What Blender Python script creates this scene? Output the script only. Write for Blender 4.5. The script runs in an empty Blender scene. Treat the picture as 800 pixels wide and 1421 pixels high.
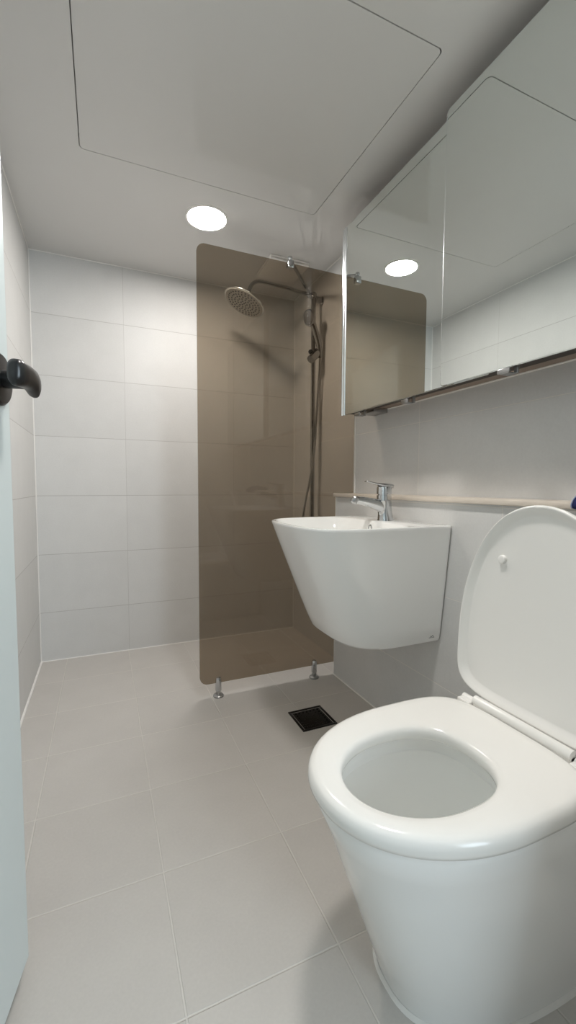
import bpy, bmesh, math, random
from mathutils import Vector, Matrix
random.seed(4)
C = bpy.context.scene.collection
scene = bpy.context.scene

# ------------------------------------------------------------------ sizes (metres); x right, y into the room, z up
H = 2.0527                      # ceiling height
R2 = 1.4217                     # right wall
R1 = 1.3205                     # face of the low wall that carries basin and toilet
GY = -0.7067                    # end of the low wall / line of the glass screen
FY = -2.30                      # front (door) wall, inner face
TZ = 0.2555                     # first horizontal wall joint

# ------------------------------------------------------------------ camera
cam_d = bpy.data.cameras.new('camera'); cam = bpy.data.objects.new('camera', cam_d); C.objects.link(cam)
f = Vector((0.39797665, 0.91527527, -0.06233587)); r = Vector((0.91716867, -0.39846973, 0.00484827)); u = Vector((0.02040146, 0.05910201, 0.99804345))
M = Matrix(((r.x, u.x, -f.x, 0.30805737), (r.y, u.y, -f.y, -2.46814391), (r.z, u.z, -f.z, 0.9142883), (0, 0, 0, 1)))
cam.matrix_world = M
cam_d.sensor_fit = 'HORIZONTAL'; cam_d.sensor_width = 36.0
cam_d.lens = 36.0 * 592.24 / 800.0
cam_d.clip_start = 0.02
scene.camera = cam

# ------------------------------------------------------------------ world, daylight of the hall, exposure
w = bpy.data.worlds.new('world'); scene.world = w; w.use_nodes = True
bg = w.node_tree.nodes['Background']; bg.inputs[0].default_value = (0.75, 0.88, 1.0, 1); bg.inputs[1].default_value = 0.45
LAMP = 174.0
ad = bpy.data.lights.new('hall_window_light', 'AREA'); ad.shape = 'RECTANGLE'; ad.size = 1.5; ad.size_y = 1.3
ad.energy = 56.0; ad.color = (0.76, 0.90, 1.0)
al = bpy.data.objects.new('hall_window_light', ad); C.objects.link(al)
al.location = (1.55, -4.62, 1.45)
al.rotation_euler = (Vector((0.45, -2.3, 1.2)) - Vector(al.location)).to_track_quat('-Z', 'Y').to_euler()
scene.view_settings.view_transform = 'Standard'; scene.view_settings.look = 'None'
scene.view_settings.exposure = 0.0; scene.view_settings.gamma = 1.0
scene.view_settings.use_curve_mapping = False
scene.cycles.use_denoising = True
scene.cycles.max_bounces = 12; scene.cycles.diffuse_bounces = 8; scene.cycles.glossy_bounces = 6
scene.cycles.transparent_max_bounces = 12; scene.cycles.sample_clamp_indirect = 4.0; scene.cycles.blur_glossy = 0.5
scene.cycles.caustics_reflective = True; scene.cycles.caustics_refractive = False

# ------------------------------------------------------------------ materials
def srgb(r_, g_, b_):
    l = lambda c: c / 12.92 if c <= .04045 else ((c + .055) / 1.055) ** 2.4
    return (l(r_ / 255), l(g_ / 255), l(b_ / 255), 1)

def pbr(name, col, rough=.5, metal=0.0, noise=0.0, nscale=30, bump=0.0, spec=.5, coat=0.0):
    m = bpy.data.materials.new(name); m.use_nodes = True
    nt = m.node_tree; b = nt.nodes['Principled BSDF']
    b.inputs['Base Color'].default_value = col; b.inputs['Roughness'].default_value = rough
    b.inputs['Metallic'].default_value = metal; b.inputs['Specular IOR Level'].default_value = spec
    b.inputs['Coat Weight'].default_value = coat
    tc = nt.nodes.new('ShaderNodeTexCoord'); n = nt.nodes.new('ShaderNodeTexNoise')
    n.inputs['Scale'].default_value = nscale; n.inputs['Detail'].default_value = 4
    nt.links.new(tc.outputs['Object'], n.inputs['Vector'])
    mx = nt.nodes.new('ShaderNodeMixRGB'); mx.blend_type = 'MULTIPLY'; mx.inputs['Fac'].default_value = noise
    mx.inputs['Color1'].default_value = col
    nt.links.new(n.outputs['Fac'], mx.inputs['Color2']); nt.links.new(mx.outputs[0], b.inputs['Base Color'])
    if bump:
        bp = nt.nodes.new('ShaderNodeBump'); bp.inputs['Strength'].default_value = bump; bp.inputs['Distance'].default_value = .002
        nt.links.new(n.outputs['Fac'], bp.inputs['Height']); nt.links.new(bp.outputs[0], b.inputs['Normal'])
    return m

def tiles(name, col, grout, axes, sizes, offs, width=.0026, rough=.58, faint=1.0, var=.05, mott=.10, bump=.35):
    """ceramic tiles on a grid: axes = two of 0,1,2 of the object coordinates"""
    m = bpy.data.materials.new(name); m.use_nodes = True
    nt = m.node_tree; N = nt.nodes.new; L = nt.links.new
    b = nt.nodes['Principled BSDF']; b.inputs['Roughness'].default_value = rough; b.inputs['Specular IOR Level'].default_value = .35
    tc = N('ShaderNodeTexCoord'); sx = N('ShaderNodeSeparateXYZ'); L(tc.outputs['Object'], sx.inputs[0])
    def mth(op, a, c=None):
        n = N('ShaderNodeMath'); n.operation = op
        for i, v in enumerate((a, c)):
            if v is None: continue
            if isinstance(v, (int, float)): n.inputs[i].default_value = v
            else: L(v, n.inputs[i])
        return n.outputs[0]
    ds, ids = [], []
    for a, s, o in zip(axes, sizes, offs):
        t = mth('DIVIDE', mth('SUBTRACT', sx.outputs[a], o), s)
        fr = mth('FRACT', t); ids.append(mth('FLOOR', t))
        ds.append(mth('MULTIPLY', mth('MINIMUM', fr, mth('SUBTRACT', 1.0, fr)), s))
    d = mth('MINIMUM', mth('ADD', ds[0], (1 - faint) * width * .42), ds[1])
    mr = N('ShaderNodeMapRange'); mr.inputs[1].default_value = width * .30; mr.inputs[2].default_value = width * .62
    mr.inputs[3].default_value = 1; mr.inputs[4].default_value = 0; L(d, mr.inputs[0])
    cx = N('ShaderNodeCombineXYZ'); L(ids[0], cx.inputs[0]); L(ids[1], cx.inputs[1])
    wn = N('ShaderNodeTexWhiteNoise'); L(cx.outputs[0], wn.inputs['Vector'])
    n1 = N('ShaderNodeTexNoise'); n1.inputs['Scale'].default_value = 9; n1.inputs['Detail'].default_value = 6; L(tc.outputs['Object'], n1.inputs['Vector'])
    n2 = N('ShaderNodeTexNoise'); n2.inputs['Scale'].default_value = 160; n2.inputs['Detail'].default_value = 3; L(tc.outputs['Object'], n2.inputs['Vector'])
    v = mth('ADD', 1 - var / 2 - mott, mth('MULTIPLY', wn.outputs['Value'], var))
    v = mth('ADD', v, mth('MULTIPLY', n1.outputs['Fac'], mott)); v = mth('ADD', v, mth('MULTIPLY', n2.outputs['Fac'], mott))
    mul = N('ShaderNodeVectorMath'); mul.operation = 'SCALE'; mul.inputs[0].default_value = col[:3]; L(v, mul.inputs['Scale'])
    mx = N('ShaderNodeMixRGB'); L(mr.outputs[0], mx.inputs['Fac']); L(mul.outputs[0], mx.inputs['Color1']); mx.inputs['Color2'].default_value = grout
    L(mx.outputs[0], b.inputs['Base Color'])
    hgt = mth('SUBTRACT', mth('MULTIPLY', n2.outputs['Fac'], .12), mr.outputs[0])
    bp = N('ShaderNodeBump'); bp.inputs['Strength'].default_value = bump; bp.inputs['Distance'].default_value = .0015
    L(hgt, bp.inputs['Height']); L(bp.outputs[0], b.inputs['Normal'])
    rg = N('ShaderNodeMapRange'); rg.inputs[3].default_value = rough; rg.inputs[4].default_value = .7; L(mr.outputs[0], rg.inputs[0]); L(rg.outputs[0], b.inputs['Roughness'])
    return m

def tinted_glass(name, tint, rough=0.0):
    m = bpy.data.materials.new(name); m.use_nodes = True
    nt = m.node_tree; nt.nodes.clear(); N = nt.nodes.new; L = nt.links.new
    out = N('ShaderNodeOutputMaterial'); mix = N('ShaderNodeMixShader'); fr = N('ShaderNodeFresnel'); fr.inputs['IOR'].default_value = 1.45
    tr = N('ShaderNodeBsdfTransparent'); gl = N('ShaderNodeBsdfGlossy'); gl.inputs['Roughness'].default_value = rough
    tr.inputs[0].default_value = tint
    ge = N('ShaderNodeNewGeometry'); mi = N('ShaderNodeMapRange'); mi.inputs[3].default_value = 1.45; mi.inputs[4].default_value = 1 / 1.45
    L(ge.outputs['Backfacing'], mi.inputs[0]); L(mi.outputs[0], fr.inputs['IOR'])
    gl.inputs[0].default_value = (1, 1, 1, 1)
    L(fr.outputs[0], mix.inputs[0]); L(tr.outputs[0], mix.inputs[1]); L(gl.outputs[0], mix.inputs[2]); L(mix.outputs[0], out.inputs[0])
    return m

WALL = srgb(207, 206, 204); GRT = srgb(196, 192, 188)
m_back = tiles('wall_tile_back', WALL, srgb(176, 173, 170), (0, 2), (.6, .3), (.4273, TZ), faint=.45)
m_left = tiles('wall_tile_left', WALL, srgb(176, 173, 170), (1, 2), (.6, .3), (.0, TZ), faint=.45)
m_right = tiles('wall_tile_right', WALL, srgb(222, 218, 212), (1, 2), (.6, .3), (-1.1594, TZ))
m_low = tiles('wall_tile_low', WALL, srgb(222, 218, 212), (1, 2), (.92, .3), (-.705, TZ))
m_front = tiles('wall_tile_front', WALL, srgb(176, 173, 170), (0, 2), (.6, .3), (.3, TZ))
m_floor = tiles('floor_tile', srgb(188, 184, 179), srgb(203, 199, 193), (0, 1), (.3, .3), (.1222, -.5787), width=.0042, rough=.42, mott=.11, bump=.8)
m_ceil = pbr('ceiling_panel', srgb(214, 213, 211), .07, noise=.04, nscale=3)
m_white = pbr('white_plaster', srgb(215, 215, 213), .6, noise=.05)
m_hallfloor = pbr('hall_floor', srgb(160, 140, 118), .5, noise=.2, nscale=8)
m_caulk = pbr('white_silicone', srgb(232, 230, 226), .45, noise=.06)
m_ceramic = pbr('white_ceramic', srgb(243, 243, 241), .07, noise=.015, nscale=4, coat=.3)
m_plastic = pbr('white_plastic', srgb(238, 236, 232), .16, noise=.015, nscale=4)
m_chrome = pbr('chrome', (.62, .63, .64, 1), .06, 1.0, noise=.03)
m_chrome2 = pbr('shower_chrome_darkened', (.40, .40, .40, 1), .07, 1.0, noise=.03)  # same chrome made darker: dark reflections are put into the colour
m_face = pbr('silver_plastic', srgb(205, 203, 199), .4, noise=.03)
m_steel = pbr('brushed_steel', (.45, .45, .45, 1), .28, 1.0, noise=.1, nscale=200)
m_alu = pbr('satin_aluminium', (.80, .83, .85, 1), .22, 1.0, noise=.05)
m_mirror = pbr('mirror_silver', (.80, .84, .82, 1), .004, 1.0, noise=.01)
m_carc = pbr('taupe_melamine', srgb(150, 134, 120), .5, noise=.1)
m_dark = pbr('dark_track_and_gap_shade', srgb(58, 50, 44), .6, noise=.1)  # dark tracks, and the shade of gaps put into the colour
m_black = pbr('black_satin', srgb(20, 20, 22), .28, noise=.1)
m_grate = pbr('black_grate', srgb(30, 27, 25), .35, metal=.6, noise=.3, nscale=60)
m_ledge = pbr('cream_stone', srgb(214, 203, 190), .3, noise=.10, nscale=25)
m_door = pbr('door_paint', srgb(204, 212, 212), .38, noise=.02)
m_glass = tinted_glass('bronze_glass', (.62, .57, .505, 1))
m_gedge = pbr('polished_glass_edge', srgb(150, 140, 125), .12, noise=.05)
m_navy = pbr('navy_cloth', srgb(22, 34, 92), .85, noise=.4, nscale=120, bump=.6)
m_navy2 = pbr('pale_hem', srgb(150, 160, 195), .85, noise=.2, nscale=120)
m_water = pbr('bowl_water', srgb(214, 220, 216), .02, noise=.02)
m_rubber = pbr('grey_rubber', srgb(96, 94, 92), .6, noise=.2)
m_mark = pbr('grey_print', srgb(120, 122, 122), .5, noise=.1)
m_lamp = bpy.data.materials.new('lamp_diffuser'); m_lamp.use_nodes = True
_b = m_lamp.node_tree.nodes['Principled BSDF']; _b.inputs['Base Color'].default_value = (1, 1, 1, 1)
_b.inputs['Emission Color'].default_value = (1.0, .965, .925, 1); _b.inputs['Emission Strength'].default_value = LAMP

# ------------------------------------------------------------------ mesh helpers (all in world coordinates)
def box(bm, lo, hi, bev=0.0, seg=2):
    vs = [bm.verts.new((x, y, z)) for x in (lo[0], hi[0]) for y in (lo[1], hi[1]) for z in (lo[2], hi[2])]
    fs = []
    for q in ((0, 1, 3, 2), (4, 6, 7, 5), (0, 4, 5, 1), (2, 3, 7, 6), (0, 2, 6, 4), (1, 5, 7, 3)):
        fs.append(bm.faces.new([vs[i] for i in q]))
    if bev:
        es = set(e for fc in fs for e in fc.edges)
        bmesh.ops.bevel(bm, geom=list(es), offset=bev, segments=seg, affect='EDGES', profile=.5)

def loft(bm, rings, cap0=True, cap1=True, closed=True):
    rv = [[bm.verts.new(p) for p in rg] for rg in rings]
    n = len(rv[0])
    for a, b in zip(rv, rv[1:]):
        for i in range(n if closed else n - 1):
            j = (i + 1) % n
            bm.faces.new((a[i], a[j], b[j], b[i]))
    if cap0: bm.faces.new(list(reversed(rv[0])))
    if cap1: bm.faces.new(rv[-1])
    return rv

def frame_of(d):
    d = d.normalized()
    a = Vector((0, 0, 1)) if abs(d.z) < .9 else Vector((1, 0, 0))
    e1 = d.cross(a).normalized(); return e1, d.cross(e1).normalized()

def lathe(bm, org, axis, prof, seg=32, cap0=True, cap1=True):
    org = Vector(org); axis = Vector(axis).normalized(); e1, e2 = frame_of(axis)
    loft(bm, [[org + axis * h + (e1 * math.cos(t) + e2 * math.sin(t)) * max(r_, 1e-4)
               for t in [2 * math.pi * k / seg for k in range(seg)]] for r_, h in prof], cap0, cap1)

def spline(pts, n=8):
    P = [Vector(p) for p in pts]; P = [2 * P[0] - P[1]] + P + [2 * P[-1] - P[-2]]
    out = []
    for i in range(1, len(P) - 2):
        for k in range(n):
            t = k / n; a, b, c, d = P[i - 1], P[i], P[i + 1], P[i + 2]
            out.append(.5 * ((2 * b) + (c - a) * t + (2 * a - 5 * b + 4 * c - d) * t * t + (3 * b - a - 3 * c + d) * t ** 3))
    out.append(P[-2]); return out

def tube(bm, pts, rad, seg=14, smooth=0, flat=1.0):
    P = spline(pts, smooth) if smooth else [Vector(p) for p in pts]
    n = len(P); R = rad if isinstance(rad, (list, tuple)) else [rad]
    rings = []; e1 = None
    for i, p in enumerate(P):
        d = (P[min(i + 1, n - 1)] - P[max(i - 1, 0)]).normalized()
        if e1 is None: e1, e2 = frame_of(d)
        else:
            e1 = (e1 - d * e1.dot(d)).normalized(); e2 = d.cross(e1)
        t = i / (n - 1) * (len(R) - 1); k = min(int(t), len(R) - 2) if len(R) > 1 else 0
        rr = R[0] if len(R) == 1 else R[k] + (R[k + 1] - R[k]) * (t - k)
        rings.append([p + (e1 * math.cos(a) + e2 * math.sin(a) * flat) * rr for a in [2 * math.pi * j / seg for j in range(seg)]])
    loft(bm, rings)

def egg(xf, xb, xw, hw, nf, nb, yc, z, N=96):
    """closed outline: front at xf (-x), back at xb, widest at xw"""
    out = []
    for k in range(N):
        t = 2 * math.pi * k / N; c, s = math.cos(t), math.sin(t)
        a, n = ((xw - xf), nf) if c < 0 else ((xb - xw), nb)
        sg = lambda v: (1 if v >= 0 else -1)
        out.append((xw + a * sg(c) * abs(c) ** (2 / n), yc + hw * sg(s) * abs(s) ** (2 / n), z))
    return out

def rrect(x0, x1, y0, y1, rads, seg=8):
    """rounded rectangle in 2D, rads = (x0y0, x1y0, x1y1, x0y1)"""
    out = []
    for (cx, cy, sx, sy, a0), rr in zip(((x0, y0, 1, 1, 180), (x1, y0, -1, 1, 270), (x1, y1, -1, -1, 0), (x0, y1, 1, -1, 90)), rads):
        if rr <= 0: out.append((cx, cy)); continue
        for k in range(seg + 1):
            a = math.radians(a0 + 90 * k / seg)
            out.append((cx + sx * rr + rr * math.cos(a), cy + sy * rr + rr * math.sin(a)))
    return out

def obj(name, bm, mat, parent=None, smooth=40, bev=0.0, sub=0, kind=None, label=None):
    bmesh.ops.recalc_face_normals(bm, faces=bm.faces)
    o_ = Vector((0, 0, 0)); p = parent
    while p is not None: o_ += p.location; p = p.parent
    if o_.length: bmesh.ops.translate(bm, verts=bm.verts, vec=-o_)
    me = bpy.data.meshes.new(name); bm.to_mesh(me); bm.free()
    me.materials.append(mat)
    if smooth:
        me.shade_smooth(); me.set_sharp_from_angle(angle=math.radians(smooth))
    o = bpy.data.objects.new(name, me); C.objects.link(o)
    if parent is not None: o.parent = parent
    if bev:
        md = o.modifiers.new('bevel', 'BEVEL'); md.width = bev; md.segments = 2; md.limit_method = 'ANGLE'; md.angle_limit = math.radians(50)
    if sub:
        md = o.modifiers.new('sub', 'SUBSURF'); md.levels = sub; md.render_levels = sub
    if kind: o['kind'] = kind
    if label: o['label'] = label
    return o

def thing(name, label, cat, loc):
    o = bpy.data.objects.new(name, None); C.objects.link(o)
    o.location = loc; o['label'] = label; o['category'] = cat; o.empty_display_size = .05
    return o

B = bmesh.new
def boxobj(name, lo, hi, mat, parent=None, bev=0.0, kind=None, label=None):
    bm = B(); box(bm, lo, hi, bev); return obj(name, bm, mat, parent, kind=kind, label=label, smooth=40 if bev else 0)

S = 'structure'
# ------------------------------------------------------------------ the setting
T = .10
boxobj('floor', (-T, FY - .14, -.08), (R2 + T, T, 0), m_floor, kind=S)
boxobj('wall_back', (-T, 0, 0), (R2 + T, T, H), m_back, kind=S)
boxobj('wall_left', (-T, FY, 0), (0, 0, H), m_left, kind=S)
boxobj('wall_right', (R2, FY, 0), (R2 + T, 0, H), m_right, kind=S)
bm = B(); box(bm, (R1, FY, 0), (R2, GY, .862)); obj('wall_low', bm, m_low, smooth=0, kind=S)
# front wall with the doorway the photo is taken through
DX0, DX1, DZ = .015, .92, 2.0
bm = B(); box(bm, (DX1 + .03, FY - .14, 0), (R2 + T, FY, H)); box(bm, (-T, FY - .14, DZ), (DX1 + .03, FY, H)); box(bm, (-T, FY - .14, 0), (DX0 - .03, FY, DZ))
obj('wall_front', bm, m_front, smooth=0, kind=S)
bm = B(); box(bm, (DX0 - .03, FY - .15, .0), (DX0, FY - .005, DZ), .003); box(bm, (DX1, FY - .15, 0), (DX1 + .03, FY - .005, DZ), .003); box(bm, (DX0, FY - .15, DZ - .03), (DX1, FY - .005, DZ), .003)
obj('trim_1', bm, m_door, kind=S)
# ceiling with the opening of the access hatch
HX0, HX1, HY0, HY1 = .259, 1.152, -1.538, -.788
def ring(bm, pts, z): 
    vs = [bm.verts.new((x, y, z)) for x, y in pts]
    return vs, [bm.edges.new((vs[i], vs[(i + 1) % len(vs)])) for i in range(len(vs))]
hole = rrect(HX0, HX1, HY0, HY1, [.016] * 4)
bm = B()
ov, oe = ring(bm, [(-T, FY - .14), (R2 + T, FY - .14), (R2 + T, T), (-T, T)], H)
hv, he = ring(bm, hole, H)
bmesh.ops.triangle_fill(bm, use_beauty=True, use_dissolve=False, edges=oe + he)
h2 = [bm.verts.new((x, y, H + .04)) for x, y in hole]
for i in range(len(hv)):
    j = (i + 1) % len(hv); bm.faces.new((hv[i], hv[j], h2[j], h2[i]))
box(bm, (-T, FY - .14, H + .04), (R2 + T, T, H + .08))
obj('ceiling', bm, m_ceil, smooth=0, kind=S)
# hall outside the doorway
boxobj('floor_hall', (-1.6, -5.0, -.08), (3.2, FY - .14, 0), m_hallfloor, kind=S)
boxobj('ceiling_hall', (-1.6, -5.0, 2.30), (3.2, FY - .14, 2.38), m_white, kind=S)
boxobj('wall_hall_left', (-1.7, -5.0, 0), (-1.6, FY - .14, 2.3), m_white, kind=S)
boxobj('wall_hall_right', (3.2, -5.0, 0), (3.3, FY - .14, 2.3), m_white, kind=S)
bm = B(); box(bm, (-1.6, FY - .16, 0), (DX0 - .03, FY - .14, 2.3)); box(bm, (DX1 + .03, FY - .16, 0), (3.2, FY - .14, 2.3)); box(bm, (DX0 - .03, FY - .16, DZ), (DX1 + .03, FY - .14, 2.3))
obj('wall_hall_front', bm, m_white, smooth=0, kind=S)
WX0, WX1, WZ0, WZ1 = .75, 2.35, .75, 2.15
bm = B(); box(bm, (-1.6, -5.0, 0), (WX0, -4.9, 2.3)); box(bm, (WX1, -5.0, 0), (3.2, -4.9, 2.3)); box(bm, (WX0, -5.0, 0), (WX1, -4.9, WZ0)); box(bm, (WX0, -5.0, WZ1), (WX1, -4.9, 2.3))
obj('wall_hall_back', bm, m_white, smooth=0, kind=S)
bm = B()
for lo, hi in (((WX0, -4.97, WZ0), (WX0 + .05, -4.90, WZ1)), ((WX1 - .05, -4.97, WZ0), (WX1, -4.90, WZ1)), ((WX0, -4.97, WZ0), (WX1, -4.90, WZ0 + .05)), ((WX0, -4.97, WZ1 - .05), (WX1, -4.90, WZ1)), ((1.52, -4.97, WZ0), (1.58, -4.90, WZ1))):
    box(bm, lo, hi, .004)
obj('window_1', bm, m_door, kind=S)

# silicone lines in the corners
def bead(name, p0, p1, r_=.0035):
    bm = B(); tube(bm, [p0, p1], r_, seg=8); obj(name, bm, m_caulk, kind=S)
bead('trim_2', (.001, -.001, 0), (.001, -.001, H)); bead('trim_3', (R2 - .001, -.001, 0), (R2 - .001, -.001, H), .003)
bead('trim_4', (0, -.001, H - .001), (R2, -.001, H - .001)); bead('trim_5', (.001, FY, H - .001), (.001, 0, H - .001), .003)
bead('trim_6', (R2 - .001, GY, H - .001), (R2 - .001, 0, H - .001), .003)
bead('trim_7', (.002, FY, .001), (.002, 0, .001), .006); bead('trim_8', (0, -.001, .001), (R2, -.001, .001), .003)
bead('trim_9', (R1 - .001, FY, .001), (R1 - .001, GY, .001), .0035); bead('trim_10', (R1 + .001, GY, 0), (R1 + .001, GY, .862), .0022)
bead('trim_11', (R2 - .001, -.712, .876), (R2 - .001, -.712, 1.88), .004); bead('trim_12', (R2 - .001, FY, 1.2385), (R2 - .001, -.86, 1.2385), .003)

# ------------------------------------------------------------------ door leaf with black lever handle (structure)
hinge = Vector((.030, -2.285)); edge = Vector((.1635, -1.585))
dv = (edge - hinge).normalized(); nv = Vector((dv.y, -dv.x))       # nv points to +x, the face seen
def dpt(s, n, z): p = hinge + dv * s + nv * n; return (p.x, p.y, z)
Lw = (edge - hinge).length
bm = B()
prof = [(0, -.036), (Lw - .004, -.036), (Lw, -.032), (Lw, -.004), (Lw - .004, 0), (0, 0)]
loft(bm, [[dpt(s, n, z) for s, n in prof] for z in (.03, 1.965)])
door = obj('door_1', bm, m_door, kind=S, smooth=30)
hs, hz = Lw - .047, 1.085
nv3 = Vector((nv.x, nv.y, 0)); dv3 = Vector((dv.x, dv.y, 0))
bm = B(); lathe(bm, dpt(hs, 0, hz), nv3, [(.0425, 0), (.0425, .004), (.039, .008), (.016, .0095)], 40)
rose = obj('handle_rose', bm, m_black, door)
bm = B(); lathe(bm, dpt(hs, .008, hz), nv3, [(.0145, 0), (.0145, .030), (.016, .036)], 24)
obj('handle_neck', bm, m_black, rose)
bm = B(); secs = []
#      along lever (towards the hinge), normal offset, z centre, half height, half thickness
for s, n, zc, hh, ht in ((-.0165, .050, hz - .010, .008, .004), (-.015, .050, hz - .009, .0165, .009), (-.008, .0505, hz - .0055, .0195, .012), (.006, .051, hz - .001, .0185, .013),
                         (.025, .051, hz + .000, .0185, .013), (.045, .0505, hz - .001, .0195, .0128), (.060, .050, hz - .002, .0205, .0125), (.067, .0495, hz - .002, .0190, .011), (.071, .049, hz - .002, .012, .006)):
    rg = []
    for k in range(28):
        t = 2 * math.pi * k / 28; c, s2 = math.cos(t), math.sin(t)
        rg.append(dpt(hs - s, n + ht * math.copysign(abs(c) ** .8, c), zc + hh * math.copysign(abs(s2) ** .8, s2)))
    secs.append(rg)
loft(bm, secs); obj('handle_lever', bm, m_black, rose, smooth=60)

# ------------------------------------------------------------------ ledge on the low wall
lg = thing('ledge_cap', 'long cream stone ledge capping the low wall behind basin and toilet', 'ledge', (R1, GY, .862))
bm = B(); box(bm, (R1 - .013, FY + .003, .862), (R2 - .001, GY + .004, .879), .003); obj('stone_slab', bm, m_ledge, lg)

# ------------------------------------------------------------------ shower screen
sc = thing('shower_screen', 'bronze tinted frameless glass shower screen with rounded left corners', 'glass screen', (1.0, -.701, 0))
ol = rrect(.671, R2 - .004, .062, 1.8815, [.035, .0, .0, .035])
# right edge steps round the low wall: the panel stands just behind its end
bm = B(); loft(bm, [[(x, y, z) for x, z in ol] for y in (-.7045, -.6965)])
gp = obj('glass_panel', bm, m_glass, sc, smooth=30)
for fx in (.7515, 1.2160):
    bm = B()
    lathe(bm, (fx, -.7005, 0), (0, 0, 1), [(.0225, 0), (.0225, .006), (.019, .010), (.0105, .012), (.0105, .026)], 28)
    ft = obj('foot_post', bm, m_steel, sc)
    bm = B(); lathe(bm, (fx, -.7005, .026), (0, 0, 1), [(.0125, 0), (.0135, .004), (.0135, .016), (.0128, .050), (.0105, .058), (.005, .0615)], 28)
    obj('glass_clamp', bm, m_chrome, ft)
bm = B(); box(bm, (1.067, -.713, 1.860), (1.095, -.688, 1.893), .003); lathe(bm, (1.081, -.7005, 1.893), (0, 0, 1), [(.009, 0), (.009, .006), (.011, .009), (.0095, .017), (.004, .020)], 20)
cl = obj('top_clamp', bm, m_chrome, sc)
bm = B(); tube(bm, [(1.081, -.699, 1.899), (1.235, -.487, 1.939), (R2 - .004, -.229, 1.986)], .0080); obj('support_bar', bm, m_chrome2, sc)
bm = B(); lathe(bm, (R2, -.229, 1.986), (-1, 0, 0), [(.018, 0), (.018, .006), (.010, .010), (.010, .022)], 24); obj('wall_flange', bm, m_chrome, sc)

# ------------------------------------------------------------------ shower column, rain head
RX, RY = 1.368, -.362
sh = thing('shower_column', 'chrome shower column with round rain head on the right wall behind the glass', 'shower', (R2, RY, .60))
bm = B(); tube(bm, [(RX, RY, .60), (RX, RY, 1.930)], .0120, 18); obj('rail', bm, m_chrome2, sh)
bm = B(); lathe(bm, (RX, RY, 1.917), (0, 0, 1), [(.014, -.006), (.0165, -.002), (.0165, .022), (.012, .028)], 20); obj('rail_cap', bm, m_chrome2, sh)
bm = B(); box(bm, (RX + .004, RY - .015, 1.896), (R2 - .008, RY + .015, 1.924), .004); lathe(bm, (R2, RY, 1.911), (-1, 0, 0), [(.021, 0), (.021, .006), (.014, .010)], 24); obj('wall_bracket', bm, m_chrome2, sh)
arm = [(RX, RY, 1.930), (1.303, -.340, 1.943), (1.233, -.327, 1.958), (1.156, -.313, 1.968), (1.100, -.300, 1.976), (1.070, -.295, 1.974), (1.048, -.290, 1.961), (1.034, -.285, 1.938), (1.027, -.282, 1.915)]
bm = B(); tube(bm, arm, .0100, 14, smooth=5); obj('overhead_arm', bm, m_chrome2, sh)
hc = Vector((1.006, -.28, 1.862)); hn = Vector((.462, .037, 1)).normalized()
bm = B(); lathe(bm, hc, hn, [(.104, -.004), (.111, -.002), (.112, .001), (.108, .004), (.060, .010), (.020, .018), (.013, .024), (.013, .056)], 48)
hd = obj('rain_head', bm, m_alu, sh)
e1, e2 = frame_of(hn)
bm = B(); lathe(bm, hc - hn * .0042, -hn, [(.1035, 0), (.1035, .0008)], 48); fcp = obj('spray_face', bm, m_face, hd, label='pale spray face dotted with nozzles')
bm = B()
for k, (n, rr) in enumerate(((1, 0), (6, .017), (12, .034), (18, .051), (24, .068), (30, .086))):
    for i in range(n):
        a = 2 * math.pi * i / n + k * .2
        lathe(bm, hc - hn * .005 + (e1 * math.cos(a) + e2 * math.sin(a)) * rr, -hn, [(.0044, 0), (.0034, .0022)], 8)
obj('nozzle_pattern', bm, m_rubber, hd, label='dark rubber nozzles')
# slider, lower bracket, mixer (mixer stands behind the basin)
bm = B(); lathe(bm, (RX, RY, 1.592), (0, 0, 1), [(.015, 0), (.017, .004), (.017, .046), (.015, .050)], 24)
sd = obj('slider', bm, m_chrome2, sh)
bm = B(); tube(bm, [(1.396, -.372, 1.640), (1.362, -.392, 1.607), (1.332, -.402, 1.578)], [.021, .0225, .0215], 18); obj('holder', bm, m_chrome2, sd)
bm = B(); lathe(bm, (RX - .010, RY - .006, 1.628), (-.75, -.5, 0), [(.010, 0), (.012, .006), (.012, .020), (.009, .024)], 18); obj('knob', bm, m_black, sd)
bm = B(); lathe(bm, (RX + .020, RY - .012, 1.620), (.8, -.6, 0), [(.008, 0), (.011, .006), (.011, .018), (.008, .022)], 18); obj('knob', bm, m_black, sd)
bm = B(); tube(bm, [(RX, RY - .085, .60), (RX, RY + .085, .60)], .020, 20)
mxr = obj('mixer_body', bm, m_chrome2, sh)
for s in (-1, 1):
    bm = B(); lathe(bm, (R2, RY + s * .065, .60), (-1, 0, 0), [(.030, 0), (.028, .010), (.014, .014), (.014, .05)], 24); obj('wall_union', bm, m_chrome2, mxr)
bm = B(); box(bm, (RX - .075, RY - .012, .612), (RX - .006, RY + .012, .624), .003); obj('mixer_lever', bm, m_chrome2, mxr)

# ------------------------------------------------------------------ hand shower with its hose
hs_ = thing('hand_shower', 'chrome hand shower held in the rail slider, hose hanging below', 'hand shower', (1.385, -.40, 1.62))
bm = B(); tube(bm, [(1.3985, -.385, 1.600), (1.391, -.392, 1.640), (1.376, -.397, 1.690), (1.352, -.402, 1.748), (1.336, -.404, 1.776)], [.011, .0150, .0155, .0155, .020], 18, smooth=5); obj('handle', bm, m_chrome2, hs_)
hx = Vector((1.322, -.402, 1.792)); ax = Vector((-.95, -.22, -.24)).normalized()
bm = B(); lathe(bm, hx - ax * .012, ax, [(.012, -.018), (.030, -.010), (.041, .002), (.043, .012), (.041, .017)], 32)
hh_ = obj('spray_head', bm, m_chrome2, hs_)
bm = B(); lathe(bm, hx + ax * .005, ax, [(.036, 0), (.036, .0015)], 32); obj('spray_face', bm, m_rubber, hh_, label='grey spray face')
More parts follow.
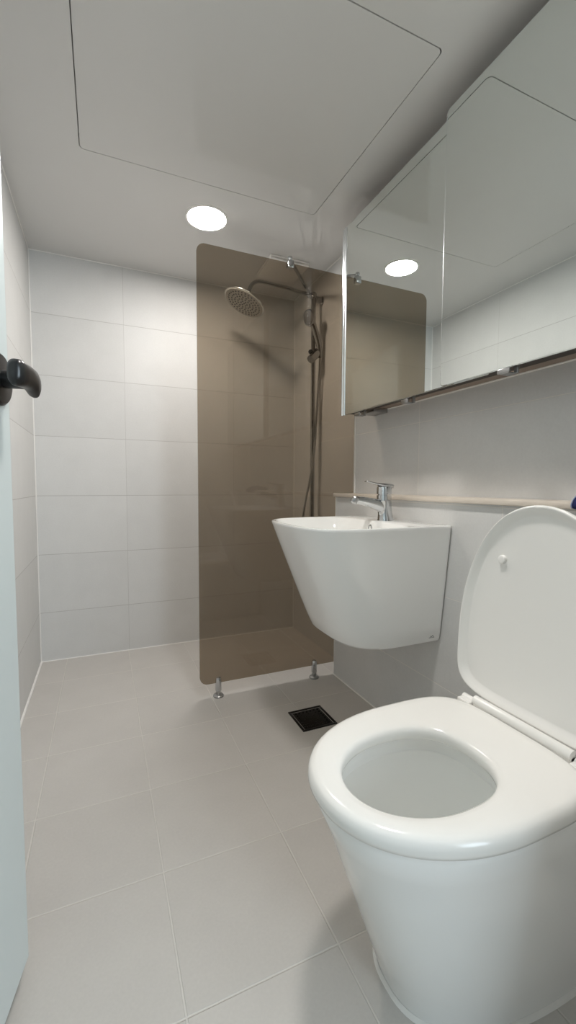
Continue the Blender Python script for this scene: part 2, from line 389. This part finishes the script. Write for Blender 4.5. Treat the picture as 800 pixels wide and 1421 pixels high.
hose = [(1.3985, -.385, 1.600), (1.396, -.385, 1.55), (1.394, -.380, 1.479), (1.388, -.372, 1.323), (1.374, -.375, 1.126), (1.350, -.378, .968), (1.324, -.380, .851), (1.305, -.380, .749), (1.300, -.37, .66), (1.312, -.355, .58), (1.338, -.35, .535), (1.362, -.355, .55), (1.368, -.36, .585)]
bm = B(); tube(bm, hose, .0062, 12, smooth=8); obj('hose', bm, m_steel, hs_, label='grey metal shower hose')

# ------------------------------------------------------------------ wash basin
YB = -1.205
bs = thing('wash_basin', 'white ceramic wall-hung basin tapering down to a flat base', 'basin', (R1, YB, .41))
XB = R1 - .002
outer = [egg(1.02, XB, 1.17, .185, 3, 45, YB, .406), egg(.996, XB, 1.17, .199, 3, 45, YB, .408), egg(.989, XB, 1.17, .2035, 3, 45, YB, .416)]
for k in range(1, 9):
    t = k / 8; e = t ** .96
    outer.append(egg(.989 + (.846 - .989) * e, XB, 1.17 + (1.10 - 1.17) * t, .2035 + (.242 - .2035) * e, 3 + .5 * t, 45, YB, .416 + (.780 - .416) * t))
outer += [egg(.8445, XB, 1.10, .2432, 3.5, 45, YB, .785), egg(.846, XB, 1.10, .2425, 3.5, 45, YB, .789), egg(.851, XB - .002, 1.10, .239, 3.5, 45, YB, .7905)]
inner = [egg(.858, 1.192, 1.06, .232, 3.4, 6, YB, .7895), egg(.862, 1.188, 1.06, .228, 3.4, 5, YB, .785), egg(.880, 1.182, 1.06, .212, 3.2, 4.5, YB, .740), egg(.905, 1.172, 1.06, .188, 3, 4, YB, .695),
         egg(.935, 1.150, 1.05, .150, 2.6, 3, YB, .672), egg(.985, 1.105, 1.045, .08, 2, 2, YB, .662), egg(1.02, 1.07, 1.045, .026, 2, 2, YB, .659)]
bm = B(); loft(bm, outer + inner); body = obj('ceramic_body', bm, m_ceramic, bs, smooth=50)
bm = B(); lathe(bm, (1.045, YB, .659), (0, 0, 1), [(.030, 0), (.030, .003), (.024, .005), (.022, .009), (.012, .011)], 28); obj('drain_plug', bm, m_chrome, bs)
bm = B(); lathe(bm, (1.1865, -1.191, .764), (-1, 0, .1), [(.010, -.004), (.0115, .0005), (.0115, .003), (.0085, .004), (.0075, .0005)], 24, True, True)
obj('overflow_ring', bm, m_chrome, bs)
# small bird-like mark printed near the lower right corner of the side
def side_y(x, z):
    rg = None; best = None
    t = min(max((z - .416) / (.780 - .416), 0), 1); e = t ** .96
    hw = .2035 + (.242 - .2035) * e; xw = 1.17 + (1.10 - 1.17) * t
    c = min(abs(x - xw) / (XB - xw), 1); nb = 45
    return YB - hw * (1 - c ** nb) ** (1 / nb)
bm = B()
for a, b in (((0, .000), (.004, .0045)), ((.004, .0045), (.007, .0015)), ((.007, .0015), (.0105, .007)), ((.0105, .007), (.0165, .0005)), ((-.004, -.001), (.018, -.001))):
    p = []
    for q in (a, b):
        x = 1.272 + q[0]; z = .424 + q[1]; p.append((x, side_y(x, z) - .0002, z))
    tube(bm, p, .0007, 6)
obj('maker_mark', bm, m_mark, bs, label='tiny grey printed mark at the lower corner')

# ------------------------------------------------------------------ basin tap
tp = thing('basin_tap', 'chrome single-lever mixer tap standing on the white basin', 'tap', (1.248, -1.2, .7895))
TY = -1.2
bm = B(); secs = []
for z, xc, ra in ((.7895, 1.244, .0300), (.793, 1.244, .0290), (.812, 1.242, .0258), (.835, 1.239, .0248), (.852, 1.237, .0255), (.862, 1.236, .0262)):
    secs.append([(xc + ra * math.cos(t) * (1.0), TY + ra * math.sin(t), z) for t in [2 * math.pi * k / 28 for k in range(28)]])
loft(bm, secs); obj('tap_body', bm, m_chrome, tp)
bm = B(); tube(bm, [(1.246, TY, .830), (1.215, TY, .844), (1.170, TY, .856), (1.130, TY, .8635), (1.112, TY, .8650)], [.0215, .0185, .0140, .0118, .0112], 20, smooth=5, flat=1.15); spt = obj('spout', bm, m_chrome, tp)
bm = B(); lathe(bm, (1.113, TY, .866), (-.55, 0, -.83), [(.0118, -.008), (.0128, -.004), (.0128, .010), (.0105, .013)], 24); obj('aerator', bm, m_steel, spt)
bm = B(); lathe(bm, (1.236, TY, .862), (0, 0, 1), [(.0225, 0), (.0225, .002), (.0262, .0025), (.0262, .0185), (.0225, .019), (.0225, .022), (.0265, .0225), (.0265, .045), (.025, .049)], 32); obj('cartridge_cover', bm, m_chrome, tp)
bm = B(); secs = []
for x, zc, hw, ht in ((1.264, .911, .013, .006), (1.261, .912, .023, .0085), (1.245, .914, .0255, .0085), (1.222, .917, .023, .0065), (1.200, .921, .016, .0042), (1.175, .926, .013, .0032), (1.160, .929, .011, .0028), (1.156, .9295, .007, .0015)):
    secs.append([(x, TY + hw * math.copysign(abs(math.cos(t)) ** .6, math.cos(t)), zc + ht * math.copysign(abs(math.sin(t)) ** .6, math.sin(t))) for t in [2 * math.pi * k / 24 for k in range(24)]])
loft(bm, secs); obj('lever', bm, m_chrome, tp, smooth=55)

# ------------------------------------------------------------------ toilet
YT = -1.878
tl = thing('toilet', 'white ceramic toilet with raised lid and seat ring down', 'toilet', (1.05, YT, 0))
tb = R1 - .001
ext = [egg(.768, tb, 1.08, .140, 2.5, 16, YT, .000), egg(.767, tb, 1.08, .1405, 2.5, 16, YT, .012)]
for t in (.15, .3, .45, .6, .75, .9):
    ext.append(egg(.767 + (.640 - .767) * t ** 1.0, tb, 1.08 - .16 * t, .1405 + (.178 - .1405) * t ** .9, 2.5 - .3 * t, 16 - 6 * t, YT, .012 + .350 * t))
ext += [egg(.634, tb, .90, .1795, 2.2, 10, YT, .370), egg(.637, tb, .90, .178, 2.2, 10, YT, .382), egg(.646, tb - .005, .90, .172, 2.2, 10, YT, .386)]
bowl = [egg(.674, .975, .835, .121, 2.1, 2.6, YT, .386), egg(.672, .977, .835, .123, 2.1, 2.6, YT, .380), egg(.672, .977, .835, .123, 2.1, 2.6, YT, .352), egg(.675, .974, .835, .120, 2.1, 2.6, YT, .348), egg(.664, .99, .84, .132, 2.1, 2.5, YT, .346), egg(.667, .99, .84, .129, 2.1, 2.5, YT, .325), egg(.676, .988, .85, .122, 2.1, 2.4, YT, .290),
        egg(.698, .982, .86, .108, 2, 2.2, YT, .225), egg(.745, .972, .88, .084, 2, 2, YT, .170), egg(.800, .955, .89, .056, 2, 2, YT, .130), egg(.85, .93, .895, .025, 2, 2, YT, .112)]
bm = B(); loft(bm, ext + bowl); obj('bowl', bm, m_ceramic, tl, smooth=50)
bm = B(); loft(bm, [egg(.758, .968, .883, .078, 2, 2, YT, .157), egg(.755, .969, .882, .079, 2, 2, YT, .160)]); obj('bowl_water', bm, m_water, tl)
# silicone bead round the foot
base = egg(.765, tb, 1.08, .1425, 2.5, 16, YT, .0)
bm = B(); loft(bm, [egg(.7625, tb, 1.08, .1455, 2.5, 16, YT, 0), egg(.7645, tb, 1.08, .1432, 2.5, 16, YT, .004), egg(.767, tb, 1.08, .1405, 2.5, 16, YT, .008)], False, False); obj('floor_sealant', bm, m_caulk, tl, label='bead of white silicone round the foot')
# seat ring
def so(d, z): return egg(.622 + d, 1.085 - d, .885, .1905 - d, 2.15, 4.2, YT, z)
def si(d, z): return egg(.674 - d, .945 + d, .815, .108 + d, 2.05, 2.5, YT - .012, z)
rings = [si(.006, .389), so(.006, .389), so(.001, .3915), so(-.0, .397), so(.0003, .404), so(.003, .4120), so(.0075, .4165), so(.015, .4190), so(.030, .4194),
         si(.016, .4182), si(.008, .4165), si(.003, .4135), si(.0005, .408), si(.0, .399), si(.002, .392), si(.006, .389)]
bm = B(); loft(bm, rings[:-1] , False, False)
bm.verts.ensure_lookup_table(); n = 96; k0 = (len(rings) - 2) * n
for i in range(n):
    j = (i + 1) % n; bm.faces.new((bm.verts[k0 + i], bm.verts[k0 + j], bm.verts[j], bm.verts[i]))
st = obj('seat', bm, m_plastic, tl, smooth=60)
for s in (-1, 1):
    bm = B(); tube(bm, [(1.092, YT + s * .1145, .4130), (1.092, YT + s * .150, .4130)], .0095, 18); box(bm, (1.068, YT + s * .132 - .018, .398), (1.090, YT + s * .132 + .018, .4185), .004); obj('seat_hinge', bm, m_plastic, st)
# lid, standing open with a slight lean; concave inner face with a raised thin rim
LX, LZ, lean = 1.103, .420, math.radians(2.6)
def lidpt(uu, v, d):       # u up the lid, v sideways, d towards the back (+x)
    return (LX + uu * math.sin(lean) + d * math.cos(lean), YT + v, LZ + uu * math.cos(lean) - d * math.sin(lean))
def lidring(inset, d, N=96):
    out = []
    for k in range(N):
        t = 2 * math.pi * k / N; c, s = math.cos(t), math.sin(t)
        uw = .135
        a, nn = ((.457 - inset - uw), 2.12) if c > 0 else ((uw - .004 - inset), 5)
        out.append(lidpt(uw + a * math.copysign(abs(c) ** (2 / nn), c), (.193 - inset) * math.copysign(abs(s) ** (2 / nn), s), d))
    return out
bm = B(); loft(bm, [lidring(.024, .0125), lidring(.020, .0115), lidring(.012, .005), lidring(.006, .0008), lidring(.003, 0), lidring(.001, .002), lidring(0, .006), lidring(.0015, .014), lidring(.008, .0205), lidring(.03, .024)])
ld = obj('lid', bm, m_plastic, tl, smooth=60)
for v in (.087, -.087):
    bm = B(); lathe(bm, lidpt(.332, v, .0125), (-1, 0, .04), [(.0095, 0), (.0095, .0055), (.0085, .0075), (.006, .0082)], 24); obj('bumper', bm, m_plastic, ld, label='small white round bumper')
bm = B(); tube(bm, [(1.086, YT - .112, .4235), (1.086, YT + .112, .4235)], .0105, 20); box(bm, (1.078, YT - .112, .398), (1.108, YT + .112, .424), .004); obj('hinge_bar', bm, m_plastic, tl)

# ------------------------------------------------------------------ mirror cabinet
mc = thing('mirror_cabinet', 'long wall cabinet with two sliding mirror doors on the right wall', 'mirror cabinet', (R2, -1.55, 1.24))
CY0, CY1 = FY + .004, -.862
bm = B()
for lo, hi in (((1.272, CY0, 1.240), (R2 - .001, CY1, 1.256)), ((1.272, CY0, 1.955), (R2 - .001, CY1, 1.972)), ((1.272, CY1 - .016, 1.256), (R2 - .001, CY1, 1.955)), ((1.272, CY0, 1.256), (R2 - .001, CY0 + .016, 1.955)), ((1.408, CY0 + .016, 1.256), (R2 - .001, CY1 - .016, 1.955)), ((1.275, -1.56, 1.256), (1.408, -1.544, 1.955))):
    box(bm, lo, hi)
carc = obj('carcass', bm, m_carc, mc, smooth=0)
bm = B(); loft(bm, [[(x, y, z) for x, z in ((1.2610, 1.222), (1.318, 1.222), (1.318, 1.2398), (1.2610, 1.2398))] for y in (CY0, CY1)]); obj('sliding_track', bm, m_dark, mc, smooth=0, label='dark sliding track with painted gap shade under the mirrors')  # track widened; its dark colour also paints the shadow of the gap
bm = B(); box(bm, (1.2610, CY0, 1.958), (1.2718, CY1, 1.972)); obj('sliding_track', bm, m_dark, mc, smooth=0)
bm = B(); box(bm, (1.2412, CY0, 1.2225), (1.2610, -1.63, 1.2350)); obj('door_carrier', bm, m_dark, mc, smooth=0)
def mdoor(xf, y0, y1, z0, z1, rad):
    bm = B(); o2 = rrect(y0, y1, z0, z1, rad)
    o3 = rrect(y0 + .002, y1 - .002, z0 + .002, z1 - .002, [max(q - .002, 0) for q in rad])
    loft(bm, [[(xf + .0012, y, z) for y, z in o2], [(xf + .006, y, z) for y, z in o2]], True, True)
    bm.free(); bm = B()
    loft(bm, [[(xf, y, z) for y, z in o3], [(xf + .0012, y, z) for y, z in o2], [(xf + .005, y, z) for y, z in o2]])
    return obj('mirror_door', bm, m_mirror, mc, smooth=0)
d1 = mdoor(1.254, -1.62, -.889, 1.211, 1.979, [.004] * 4)
d1['label'] = 'far mirror door with bright metal edge strips'
bm = B(); tube(bm, [(1.2575, -.881, 1.211), (1.2575, -.881, 1.977)], .0078, 16); obj('edge_strip', bm, m_alu, d1)
bm = B(); tube(bm, [(1.2595, -.8625, 1.212), (1.2595, -.8625, 1.976)], .0078, 16); obj('edge_strip', bm, m_alu, d1)
d2 = mdoor(1.234, CY0 + .01, -1.466, 1.208, 1.985, [.003, .012, .012, .003])
bm = B(); tube(bm, [(1.2365, -1.4665, 1.222), (1.2365, -1.4665, 1.972)], .0022, 10); obj('edge_strip', bm, m_alu, d2)
# finger pulls / glass clips under the mirrors
def pull(xf, y, par):
    bm = B(); box(bm, (xf - .005, y - .016, 1.196), (xf + .001, y + .020, 1.2075), .0015); box(bm, (xf - .004, y - .014, 1.1935), (xf + .026, y + .012, 1.1965), .001); box(bm, (xf + .018, y - .022, 1.1935), (xf + .024, y - .010, 1.228), .0015)
    obj('mirror_clip', bm, m_steel, par)
pull(1.234, -1.690, d2); pull(1.234, -2.10, d2); pull(1.258, -.985, d1); pull(1.258, -1.28, d1)
bm = B(); box(bm, (1.350, CY1 - .10, 1.222), (R2 - .002, CY1 - .004, 1.240), .002); obj('hanging_bracket', bm, m_steel, carc)

# ------------------------------------------------------------------ ceiling things
hp = thing('access_panel', 'large square access hatch flush in the ceiling', 'ceiling hatch', (.705, -1.16, H))
g = .0028
bm = B(); pl = rrect(HX0 + g, HX1 - g, HY0 + g, HY1 - g, [.014] * 4); loft(bm, [[(x, y, z) for x, y in pl] for z in (H - .0004, H + .012)])
obj('hatch_panel', bm, m_ceil, hp, smooth=30)
for LXY, lab in (((.741, -.586), 'round white lit downlight in the ceiling beside the glass screen top'), ((.741, -1.70), 'round white lit downlight in the ceiling between hatch and doorway, above the toilet front')):
    cl_ = thing('ceiling_downlight', lab, 'ceiling light', (LXY[0], LXY[1], H)); cl_['group'] = 'ceiling downlights'
    bm = B(); lathe(bm, (LXY[0], LXY[1], H), (0, 0, -1), [(.090, 0), (.090, .002), (.083, .005), (.0795, .003), (.0795, .0002)], 48, True, False); obj('trim_ring', bm, m_plastic, cl_)
    bm = B(); lathe(bm, (LXY[0], LXY[1], H - .0005), (0, 0, -1), [(.0795, 0), (.0795, .0022), (.060, .0032), (.0, .0035)], 48, True, True); obj('diffuser', bm, m_lamp, cl_, label='glowing white diffuser')
vg = thing('extractor_fan', 'square white extractor fan cover on the ceiling over the shower', 'fan', (1.196, -.335, H))
bm = B(); box(bm, (1.090, -.440, H - .010), (1.305, -.230, H), .003); obj('fan_frame', bm, m_plastic, vg)
bm = B(); box(bm, (1.106, -.424, H - .014), (1.289, -.246, H - .010)); obj('air_gap_shade', bm, m_dark, vg, smooth=0, label='dark slab painting the shade of the air slot')  # solid slab, its dark colour stands in for shade in the slot
bm = B(); box(bm, (1.092, -.438, H - .024), (1.303, -.232, H - .014), .005); obj('fan_cover', bm, m_plastic, vg)

# ------------------------------------------------------------------ floor drain
fd = thing('floor_drain', 'square black metal floor drain between basin and toilet', 'drain', (1.048, -1.016, 0))
x0, x1, y0, y1 = .975, 1.120, -1.089, -.943
bm = B()
for lo, hi in (((x0, y0, -.004), (x1, y0 + .009, .003)), ((x0, y1 - .009, -.004), (x1, y1, .003)), ((x0, y0 + .009, -.004), (x0 + .009, y1 - .009, .003)), ((x1 - .009, y0 + .009, -.004), (x1, y1 - .009, .003))):
    box(bm, lo, hi, .0008)
obj('drain_frame', bm, m_grate, fd)
bm = B(); box(bm, (x0 + .012, y0 + .012, -.003), (x1 - .012, y1 - .012, .0008), .0008)
for i in range(7):
    for j in range(7):
        px = x0 + .024 + i * (x1 - x0 - .048) / 6; py = y0 + .024 + j * (y1 - y0 - .048) / 6
        if i in (0, 6) or j in (0, 6): lathe(bm, (px, py, .0008), (0, 0, 1), [(.0055, 0), (.0048, .0022), (.0030, .0022), (.0025, .0004)], 10)
        elif (i + j) % 2 == 0: lathe(bm, (px, py, .0008), (0, 0, 1), [(.0035, 0), (.0025, .0015)], 8)
obj('drain_grate', bm, m_grate, fd)

# ------------------------------------------------------------------ blue cloth on the ledge
ct = thing('cleaning_cloth', 'dark blue cloth with pale hem lying over the ledge behind the toilet lid', 'cloth', (1.36, -1.93, .879))
bm = B(); secs = []
for k in range(13):
    t = k / 12; y = -1.830 - .17 * t; e = math.sin(math.pi * min(max(t, .12), .88)) ** .3
    hgt = .030 * e; rg = []
    for x, z in ((R1 - .017, .860), (R1 - .024, .862), (R1 - .026, .872), (R1 - .021, .884), (R1 - .005, .882 + hgt * .75), (R1 + .025, .882 + hgt), (R1 + .055, .881 + hgt * .9), (R1 + .082, .880 + hgt * .5), (R1 + .088, .8795), (R1 + .03, .8792), (R1 - .0135, .8792), (R1 - .0145, .866)):
        wob = .003 * math.sin(9 * t + x * 60)
        rg.append((x, y + .004 * math.sin(x * 90), z + (wob if z > .883 else 0) + (.010 * (1 - e) if z < .87 else 0)))
    secs.append(rg)
loft(bm, secs); cb = obj('folded_cloth', bm, m_navy, ct, smooth=70)
bm = B(); tube(bm, [(p[0] - .0006, p[1] + .0008, p[2]) for p in secs[0][1:6]], .0013, 8, smooth=4); obj('hem', bm, m_navy2, ct, label='pale hem of the blue cloth')
